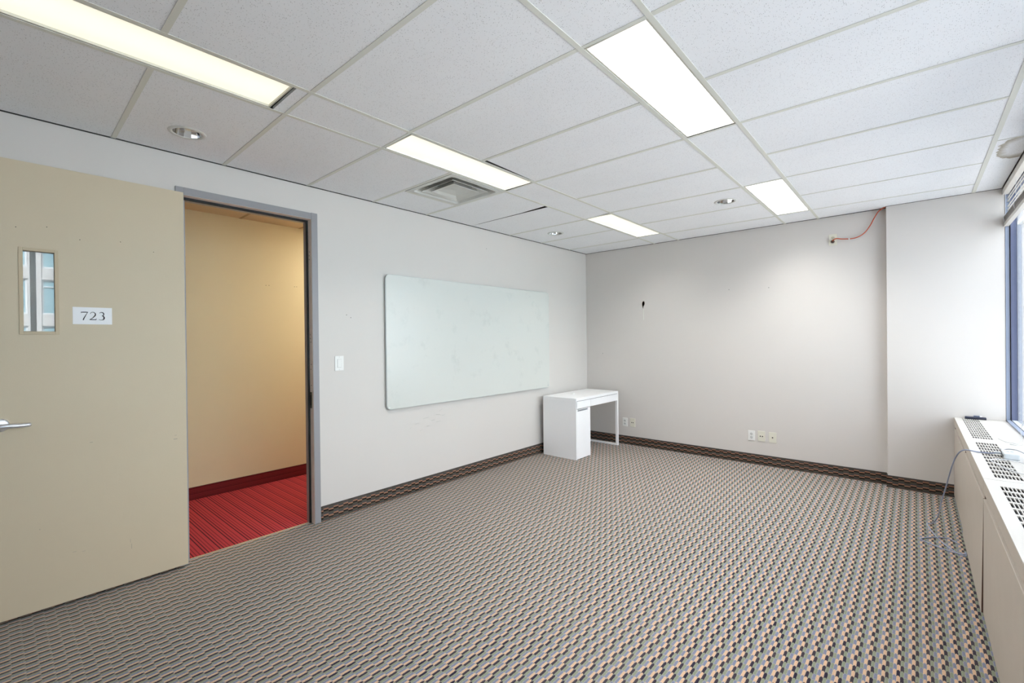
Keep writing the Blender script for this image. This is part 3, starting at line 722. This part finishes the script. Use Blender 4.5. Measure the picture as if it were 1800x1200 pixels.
# pedestal door with a cut hand grip
bm = bmesh.new(); dy0, dy1 = Y0+.020, Y0+.303; gx0, gx1 = X1-.016, X1
box(bm, (gx0, dy0, .008), (gx1, dy1, .584)); box(bm, (gx0, dy0, .584), (gx1, dy0+.014, .612)); box(bm, (gx0, dy1-.03, .584), (gx1, dy1, .612)); box(bm, (gx0, dy0+.014, .606), (gx1, dy1-.03, .612))
pd = obj('pedestal_door', bm, deskwhite, dk)
obj('grip_recess', bx(((gx0-.003, dy0+.014, .584), (gx0, dy1-.03, .606))), mat('grip_shade_grey', (140, 142, 146), .6), pd)  # shade inside the hand grip put into this grey
for nm, a, b in (('drawer', Y0+.006, Y0+.334), ('drawer', Y0+.339, Y1-.030)):
    d = obj(nm, bx(((X1-.016, a, .620), (X1, b, .709))), deskwhite, dk, bevel=.001)
    obj('drawer_box', bx(((X0+.08, a+.014, .628), (X1-.016, b-.014, .700))), deskpanel, d)
obj('drawer_gap', bx(((X1-.03, Y0+.02, .7095), (X1-.004, Y1-.032, .7135))), mat('gap_dark', (90, 92, 100), .7), dk)
obj('back_apron', bx(((X0+.02, Y0+.323, .56), (X0+.034, Y1-.03, .62))), deskpanel, dk)
bm = bmesh.new()
for a, b in (((X0+.01, Y1-.03, 0), (X0+.04, Y1, DT-.034)), ((X1-.03, Y1-.03, 0), (X1, Y1, DT-.034)), ((X0+.04, Y1-.03, 0), (X1-.03, Y1, .022)), ((X0+.04, Y1-.03, .62), (X1-.03, Y1, DT-.034))): box(bm, a, b)
obj('leg_frame', bm, deskwhite, dk)
obj('desk_cable_cap', (lambda b: (lathe(b, [(.0003, .012), (.02, .012), (.026, .004), (.027, 0)], (.26, 4.72, DT), 20), b)[1])(bmesh.new()), whiteplastic, dk)

# ------------------------------------------------------------------ radiator covers
XC = 3.918; CT = .726
def grille_top(x0, x1, y0, y1, ga, gb, z, th=.006):
    """sheet with real slots: 8 across, rows between ga..gb"""
    bm = bmesh.new()
    nx, ny = 8, 11; gx0 = 3.966
    px_, sw_ = .0132, .0096
    py_ = (gb-ga)/ny; sl = py_*.78
    X_ = [x0]; Y_ = [y0]
    for i in range(nx): X_ += [gx0+i*px_, gx0+i*px_+sw_]
    X_.append(x1)
    for j in range(ny): Y_ += [ga+j*py_+(py_-sl)/2, ga+j*py_+(py_+sl)/2]
    Y_.append(y1)
    top = {}; bot = {}
    def V(i, j, d, zz):
        if (i, j) not in d: d[(i, j)] = bm.verts.new((X_[i], Y_[j], zz))
        return d[(i, j)]
    for i in range(len(X_)-1):
        for j in range(len(Y_)-1):
            slot = i % 2 == 1 and j % 2 == 1
            if not slot:
                bm.faces.new([V(*p, top, z) for p in ((i, j), (i+1, j), (i+1, j+1), (i, j+1))])
                bm.faces.new([V(*p, bot, z-th) for p in ((i, j+1), (i+1, j+1), (i+1, j), (i, j))])
            else:
                c = ((i, j), (i+1, j), (i+1, j+1), (i, j+1))
                for a, b in zip(c, c[1:]+c[:1]): bm.faces.new([V(*a, top, z), V(*b, top, z), V(*b, bot, z-th), V(*a, bot, z-th)])
    n, mm = len(X_)-1, len(Y_)-1
    for i in range(n):
        for j in (0, mm): bm.faces.new([V(i, j, top, z), V(i+1, j, top, z), V(i+1, j, bot, z-th), V(i, j, bot, z-th)])
    for j in range(mm):
        for i in (0, n): bm.faces.new([V(i, j, top, z), V(i, j+1, top, z), V(i, j+1, bot, z-th), V(i, j, bot, z-th)])
    return bm
seamm = mat('seam_brown', (88, 64, 52), .7)
units = [(4.285, YP-.0015, 'beige radiator cover end unit against the pier'), (3.045, 4.282, 'beige radiator cover unit carrying the white adapter'),
         (1.80, 3.042, 'beige radiator cover unit at the right edge of the picture'), (.555, 1.797, 'radiator cover unit beside the camera, below the window'),
         (-.69, .552, 'radiator cover unit level with the camera'), (-1.935, -.693, 'radiator cover unit behind the camera'), (-3.18, -1.938, 'radiator cover unit at the back wall')]
for (a, b, lab) in units:
    t = thing('radiator_cover', lab, 'radiator cover', (XC, (a+b)/2, 0))
    big = b-a > 1.2
    ga, gb = (a+.05, b-.115) if big else (a+.03, b-.03)
    obj('grille_top', grille_top(XC, XW-.001, a, b, ga, gb, CT), covtop, t)
    obj('grille_tray', bx(((3.955, ga-.01, CT-.045), (4.085, gb+.01, CT-.035))), tray, t)
    obj('fascia', bx(((XC, a, .655), (XC+.004, b, CT-.006))), cov, t)
    obj('pull_recess', bx(((XC+.030, a+.002, .600), (XC+.032, b-.002, .655))), mat('pull_shade_m', (110, 98, 88), .6), t)  # darker colour stands in for the shadow under the fascia
    tilt = .011 if a > 3.0 and a < 3.1 else .004
    bm = bx(((XC, a+.005, .022), (XC+.014, b-.005, .622)))
    for v in bm.verts:
        if v.co.z < .1: v.co.x -= tilt
    obj('front_panel', bm, cov, t, bevel=.002)
    bm = bx(((XC+.001, a+.0035, .022), (XC+.014, a+.0048, .60)))
    for v in bm.verts:
        if v.co.z < .1: v.co.x -= tilt
    obj('panel_edge', bm, seamm, t)['label'] = 'brown raw panel edge'
    for q4 in ((a, a+.006), (b-.006, b)): obj('end_frame', bx(((XC+.006, q4[0], .0), (XC+.016, q4[1], .655))), seamm, t)
    obj('kick_strip', bx(((XC+.018, a+.002, 0), (XC+.03, b-.002, .03))), tray, t)

# eraser with a pen lying on it at the pier end
er = thing('board_eraser', 'dark slate board eraser on radiator cover against the pier', 'eraser', (4.05, 5.37, CT))
obj('felt', bx(((3.985, 5.352, CT), (4.118, 5.384, CT+.010))), mat('felt_dark', (44, 46, 58), .9), er)
obj('grip', bx(((3.985, 5.352, CT+.010), (4.118, 5.384, CT+.020))), slate, er, bevel=.003)
mk = thing('marker_pen', 'grey marker pen lying on the dark eraser', 'pen', (4.06, 5.368, CT+.02))
obj('barrel', tube(bmesh.new(), [(4.040, 5.370, CT+.0262), (4.078, 5.367, CT+.0262)], .006, 10, 1), mat('pen_grey', (96, 104, 128), .4), mk)
obj('cap', tube(bmesh.new(), [(4.0782, 5.367, CT+.0262), (4.094, 5.366, CT+.0262)], .0064, 10, 1), whiteplastic, mk)

# adapter box and cables on the cover
ad = thing('adapter_box', 'small white adapter box with ports on the slotted cover', 'adapter', (4.08, 3.68, CT))
bm = bmesh.new(); Z0 = CT+.0005
bm2 = bx(((4.050, 3.615, Z0), (4.112, 3.765, Z0+.037)))
obj('case', bm2, adapter, ad, bevel=.004)
obj('case_seam', bx(((4.0495, 3.6145, Z0+.006), (4.1125, 3.7655, Z0+.008))), mat('seam_grey', (140, 148, 152), .5), ad)
for k, yy in enumerate((3.735, 3.705, 3.68, 3.655)):
    obj('port', bx(((4.0485, yy-.009, Z0+.010), (4.0499, yy+.009, Z0+.028 if k == 0 else Z0+.024))), darkhole if k == 0 else mat('port_grey', (120, 124, 126), .5), ad)
obj('vent_slot', bx(((4.066, 3.70, Z0+.037), (4.078, 3.703, Z0+.0376))), tray, ad); obj('vent_slot', bx(((4.084, 3.70, Z0+.037), (4.096, 3.703, Z0+.0376))), tray, ad)

def cable(name, label, pts, rad, m, parts=True):
    o = obj(name, tube(bmesh.new(), pts, rad, 8, 6), m, smooth=True); tag(o, label, 'cable'); return o
CZ = CT+.0062
nc = thing('network_cable', 'blue grey network cable draping from adapter over the cover to the carpet', 'cable', (3.9, 3.9, 0))
obj('plug', bx(((4.022, 3.728, CT+.010), (4.048, 3.742, CT+.022))), mat('clear_plug', (196, 204, 214), .2), nc)
bm = tube(bmesh.new(), NCPTS if 'NCPTS' in globals() else [(4.022, 3.735, CT+.014), (4.00, 3.74, CT+.008), (3.975, 3.75, CZ), (3.945, 3.75, CZ), (3.918, 3.76, CT+.0085), (3.890, 3.79, .728), (3.865, 3.83, .695), (3.845, 3.90, .62), (3.825, 3.98, .50), (3.812, 4.06, .40), (3.79, 4.18, .25), (3.775, 4.28, .12), (3.745, 4.42, .02), (3.72, 4.46, .005), (3.725, 4.38, .004), (3.76, 4.20, .004), (3.80, 4.06, .004), (3.86, 3.93, .004), (3.90, 3.90, .004), (3.903, 3.97, .006), (3.895, 3.93, .006), (3.85, 3.92, .005), (3.80, 3.945, .004), (3.73, 4.0, .004), (3.678, 4.05, .004), (3.70, 4.10, .004), (3.76, 4.16, .005), (3.83, 4.19, .004), (3.875, 4.12, .004)], .0040, 8, 6)
obj('wire', bm, bluec, nc, smooth=True)
cable('white_cable', 'white cable looped across the slots in front of the adapter', [(4.20, 3.13, CZ), (4.14, 3.19, CZ), (4.08, 3.25, CZ), (4.03, 3.33, CZ), (4.0, 3.45, CZ), (3.985, 3.52, CZ), (4.0, 3.57, CZ), (4.03, 3.59, CZ), (4.07, 3.585, CZ), (4.11, 3.56, CZ), (4.15, 3.52, CZ), (4.17, 3.46, CZ)], .0026, cordwhite)
cable('power_lead', 'thin grey lead arching above the adapter box', [(4.06, 3.95, CZ), (4.075, 3.90, CT+.012), (4.095, 3.86, CT+.025), (4.125, 3.80, CT+.032), (4.15, 3.72, CT+.026), (4.17, 3.64, CT+.012), (4.19, 3.55, CZ), (4.21, 3.45, CZ)], .0022, mat('lead_grey', (120, 130, 144), .4))
cable('window_cord', 'thin pale cord curving over the cover beside window', [(4.095, 4.36, CZ), (4.12, 4.25, CZ), (4.15, 4.22, CZ), (4.18, 4.25, CZ), (4.21, 4.40, CZ), (4.225, 4.52, CT+.01), (4.232, 4.60, CT+.05), (4.245, 4.50, CT+.16)], .0018, mat('cord_pale', (190, 192, 192), .5))
cable('window_cord', 'second pale cord crossing nearer the adapter box', [(4.13, 4.16, CZ), (4.16, 4.15, CZ), (4.19, 4.20, CZ), (4.215, 4.32, CZ), (4.228, 4.42, CZ+.01)], .0018, MATS['cord_pale'])

# ------------------------------------------------------------------ window
WZ0, WZ1 = .728, 2.712
def window(name, y0, y1, mulls, lab):
    w = sempty(name, lab, 'window', (XW, y0, WZ0))
    bm = bmesh.new(); a = XW+.0005
    box(bm, (a, y0, WZ0), (a+.024, y0+.030, WZ1)); box(bm, (a, y1-.008, WZ0), (a+.026, y1, WZ1)); box(bm, (a, y0+.03, WZ0-.004), (a+.024, y1-.008, WZ0+.010)); box(bm, (a, y0+.03, WZ1-.03), (a+.024, y1-.008, WZ1))
    obj('frame', bm, jambA, w)
    bm = bmesh.new()
    box(bm, (a+.026, y0, WZ0), (a+.066, y0+.05, WZ1)); box(bm, (a+.029, y1-.020, WZ0), (a+.064, y1, WZ1)); box(bm, (a+.026, y0+.05, WZ0-.004), (a+.064, y1-.02, WZ0+.006)); box(bm, (a+.026, y0+.05, WZ1-.05), (a+.064, y1-.02, WZ1))
    obj('sash', bm, jambB, w)
    obj('seal', bx(((a+.024, y1-.012, WZ0), (a+.029, y1, WZ1)), ((a+.024, y0+.05, WZ0), (a+.029, y1-.012, WZ0+.008))), black, w)
    obj('sill_strip', bx(((a+.030, y0+.05, WZ0+.006), (a+.060, y1-.022, WZ0+.011))), mat('sill_pale', (206, 210, 216), .4), w)
    for yy in mulls: obj('mullion', bx(((a+.012 if yy < 1 else XW-.085, yy-.025, WZ0+.01), (a+.066 if yy < 1 else a+.13, yy+.025, WZ1-.03))), jambA, w)  # out-of-view mullions deepened to cut grazing daylight
    E_ = [y0+.05]+[v for yy in mulls for v in (yy-.025, yy+.025)]+[y1-.020]
    for k in range(0, len(E_), 2): obj('pane', bx(((a+.046, E_[k], WZ0+.006), (a+.051, E_[k+1], WZ1-.05))), winglass, w)
    return w
window('window_1', -.75, YP+.004, [-.020, 1.20, 2.45, 3.62], 'wide window above the radiator covers, its far jamb in slate blue')

# venetian blinds, pulled up
def blind(y0, y1, lab):
    t = thing('venetian_blind', lab, 'blind', (4.25, (y0+y1)/2, 2.70), 'raised venetian blinds')
    xa, xb = 4.2255, 4.262
    obj('head_rail', bx(((4.223, y0, 2.665), (4.262, y1, 2.7105))), blindm, t, bevel=.002)
    for k in range(5):
        z = 2.630-.034*k+.005*math.sin(k*2.1)
        bm = bmesh.new(); vs = [bm.verts.new(p) for p in ((xb-.011, y0, z+.002), (xb-.003, y0, z-.001), (xb-.003, y1, z-.001), (xb-.011, y1, z+.002))]
        f = bm.faces.new(vs); bmesh.ops.solidify(bm, geom=[f], thickness=.0012); obj('slat', bm, blindm, t)
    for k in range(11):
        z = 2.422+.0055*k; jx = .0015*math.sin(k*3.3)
        obj('slat', bx(((xa+.008+jx, y0+.002, z), (xb+jx*.6, y1-.002, z+.0042))), blindshade, t)
    obj('bottom_rail', bx(((xa+.006, y0, 2.393), (xb+.001, y1, 2.4215))), blindm, t, bevel=.002)
    n_ = max(2, int((y1-y0)/.45)+1)
    for k in range(n_):
        yy = y0+.06+(y1-y0-.12)*k/(n_-1)
        b = bmesh.new()
        for xx in (xa+.011, xb): tube(b, [(xx, yy, 2.42), (xx, yy+.004, 2.55), (xx, yy, 2.668)], .0012, 5, 3)
        for q3 in range(3):
            tube(b, [(xa+.004, yy+.002*q3, 2.425), (xa-.001, yy-.012+.008*q3, 2.452), (xa+.002, yy+.012-.006*q3, 2.475), (xa+.008, yy, 2.49)], .0014, 5, 3)
        obj('ladder_cord', b, cordwhite, t)
blind(3.66, YP-.004, 'raised cream venetian blind against the pier at the far end of window')
blind(2.49, 3.58, 'raised cream venetian blind in the middle of the window')

# ------------------------------------------------------------------ outside
for k, yy in enumerate((1.20, 2.45, 3.62)):
    struct(obj('trim_added_fin', bx(((XW+.135, yy-.03, .2), (XW+.62, yy+.03, 3.0))), brickm), 'added unseen fin blocking grazing light outside the window, the %s one' % ('nearest', 'middle', 'farthest')[k], 'trim')  # added out of view to keep grazing light off the pier
struct(obj('trim_added_ledge', bx(((XW+.125, -.8, .60), (XW+.50, 4.9, .70))), brickm), 'added unseen ledge blocking upward light outside under the window', 'trim')  # added out of view to cut light rising onto the ceiling
ex = sempty('wall_exterior', 'pale exterior brick pier outside the window', 'wall', (4.36, 5.5, 0))
obj('mortar_core', bx(((XW+.068, YP+.006, .2), (4.331, 5.8, 3.0))), mortarm, ex)
BRK = None
for k in range(26):
    z = .30+.1015*k
    if BRK is None:
        bm = bmesh.new(); box(bm, (0, 0, 0), (.0325, .40, .088)); BRK = obj('brick', bm, brickm, ex); b = BRK
        BRK.matrix_parent_inverse = Matrix.Translation(-ex.location)
    else:
        b = BRK.copy(); COL.objects.link(b)
    b.location = (XW+.0685+random.uniform(-.0, .001), YP+.0015+random.uniform(0, .002), z)
    b.name = 'brick' if k == 0 else 'brick.%03d' % k
tw = bx(((-14, -22, -21), (XW+.11, 27, -.25)), ((-14, -22, TOP+.2), (XW+.11, 27, 6.5)))
struct(obj('tower_storeys', tw, mat('tower_brick', (170, 166, 160), .9)), 'storeys of the office tower below and above the room, added to shade the street', 'building')  # unseen mass added to keep sun off the near street
fb = thing('apartment_block', 'pale concrete apartment block across the street, seen reflected in the door glass', 'building', (38, 5, -21))
FX = 38
bayw, flh = 3.9, 2.95
ny, nz = 10, 9
y00 = 1.78-bayw*7; z00 = 3.40-flh*6
obj('wall', bx(((FX+.35, y00-2, -21), (FX+12, y00+bayw*ny+2, z00+flh*nz+1))), conc, fb)
for j in range(nz+1):
    z = z00+flh*j-.72
    obj('spandrel', bx(((FX, y00-.1, z), (FX+.35, y00+bayw*ny, z+.70))), conc, fb)
for i in range(ny+1):
    y = y00+bayw*i-.62
    obj('pilaster', bx(((FX-.08, y, -18), (FX+.35, y+.60, z00+flh*nz))), conc, fb)
mesh_cache = {}
def inst(name, key, maker, m, parent, loc):
    if key not in mesh_cache:
        bm = maker(); me = bpy.data.meshes.new(name); bmesh.ops.recalc_face_normals(bm, faces=bm.faces); bm.to_mesh(me); bm.free(); me.materials.append(m); mesh_cache[key] = me
    o = bpy.data.objects.new(name, mesh_cache[key]); COL.objects.link(o); o.parent = parent; o.location = loc; return o
def mk_frame():
    bm = bmesh.new(); w, h, t_ = bayw-.62, flh-.72, .09
    box(bm, (0, 0, 0), (.12, t_, h)); box(bm, (0, w-t_, 0), (.12, w, h)); box(bm, (0, t_, 0), (.12, w-t_, t_)); box(bm, (0, t_, h-t_), (.12, w-t_, h)); box(bm, (0, w*.42, t_), (.12, w*.42+.08, h-t_)); box(bm, (0, t_, h*.78), (.12, w*.42, h*.78+.05)); return bm
def mk_pane():
    bm = bmesh.new(); box(bm, (.05, .05, .05), (.08, bayw-.67, flh-.77)); return bm
def mk_ac():
    bm = bmesh.new(); box(bm, (-.15, 0, 0), (.2, .8, .55)); return bm
for i in range(ny):
    for j in range(2, nz):
        loc = (FX+.10-38, y00+bayw*i-.01-5, z00+flh*j+21)
        w = inst('window_frame', 'f', mk_frame, facw, fb, loc)
        inst('pane', 'p', mk_pane, facgl, w, (0, 0, 0))
        if (i*3+j) % 2 == 0: inst('air_conditioner', 'a', mk_ac, acm, w, (0, 1.2, .1))
st_ = obj('ground', bx(((XW+3, -60, -21.2), (80, 80, -21))), street); struct(st_, 'grey street far below the window', 'ground')

for o in bpy.data.objects:
    if o.type == 'MESH' and not o.data.materials: print('NO MAT', o.name)
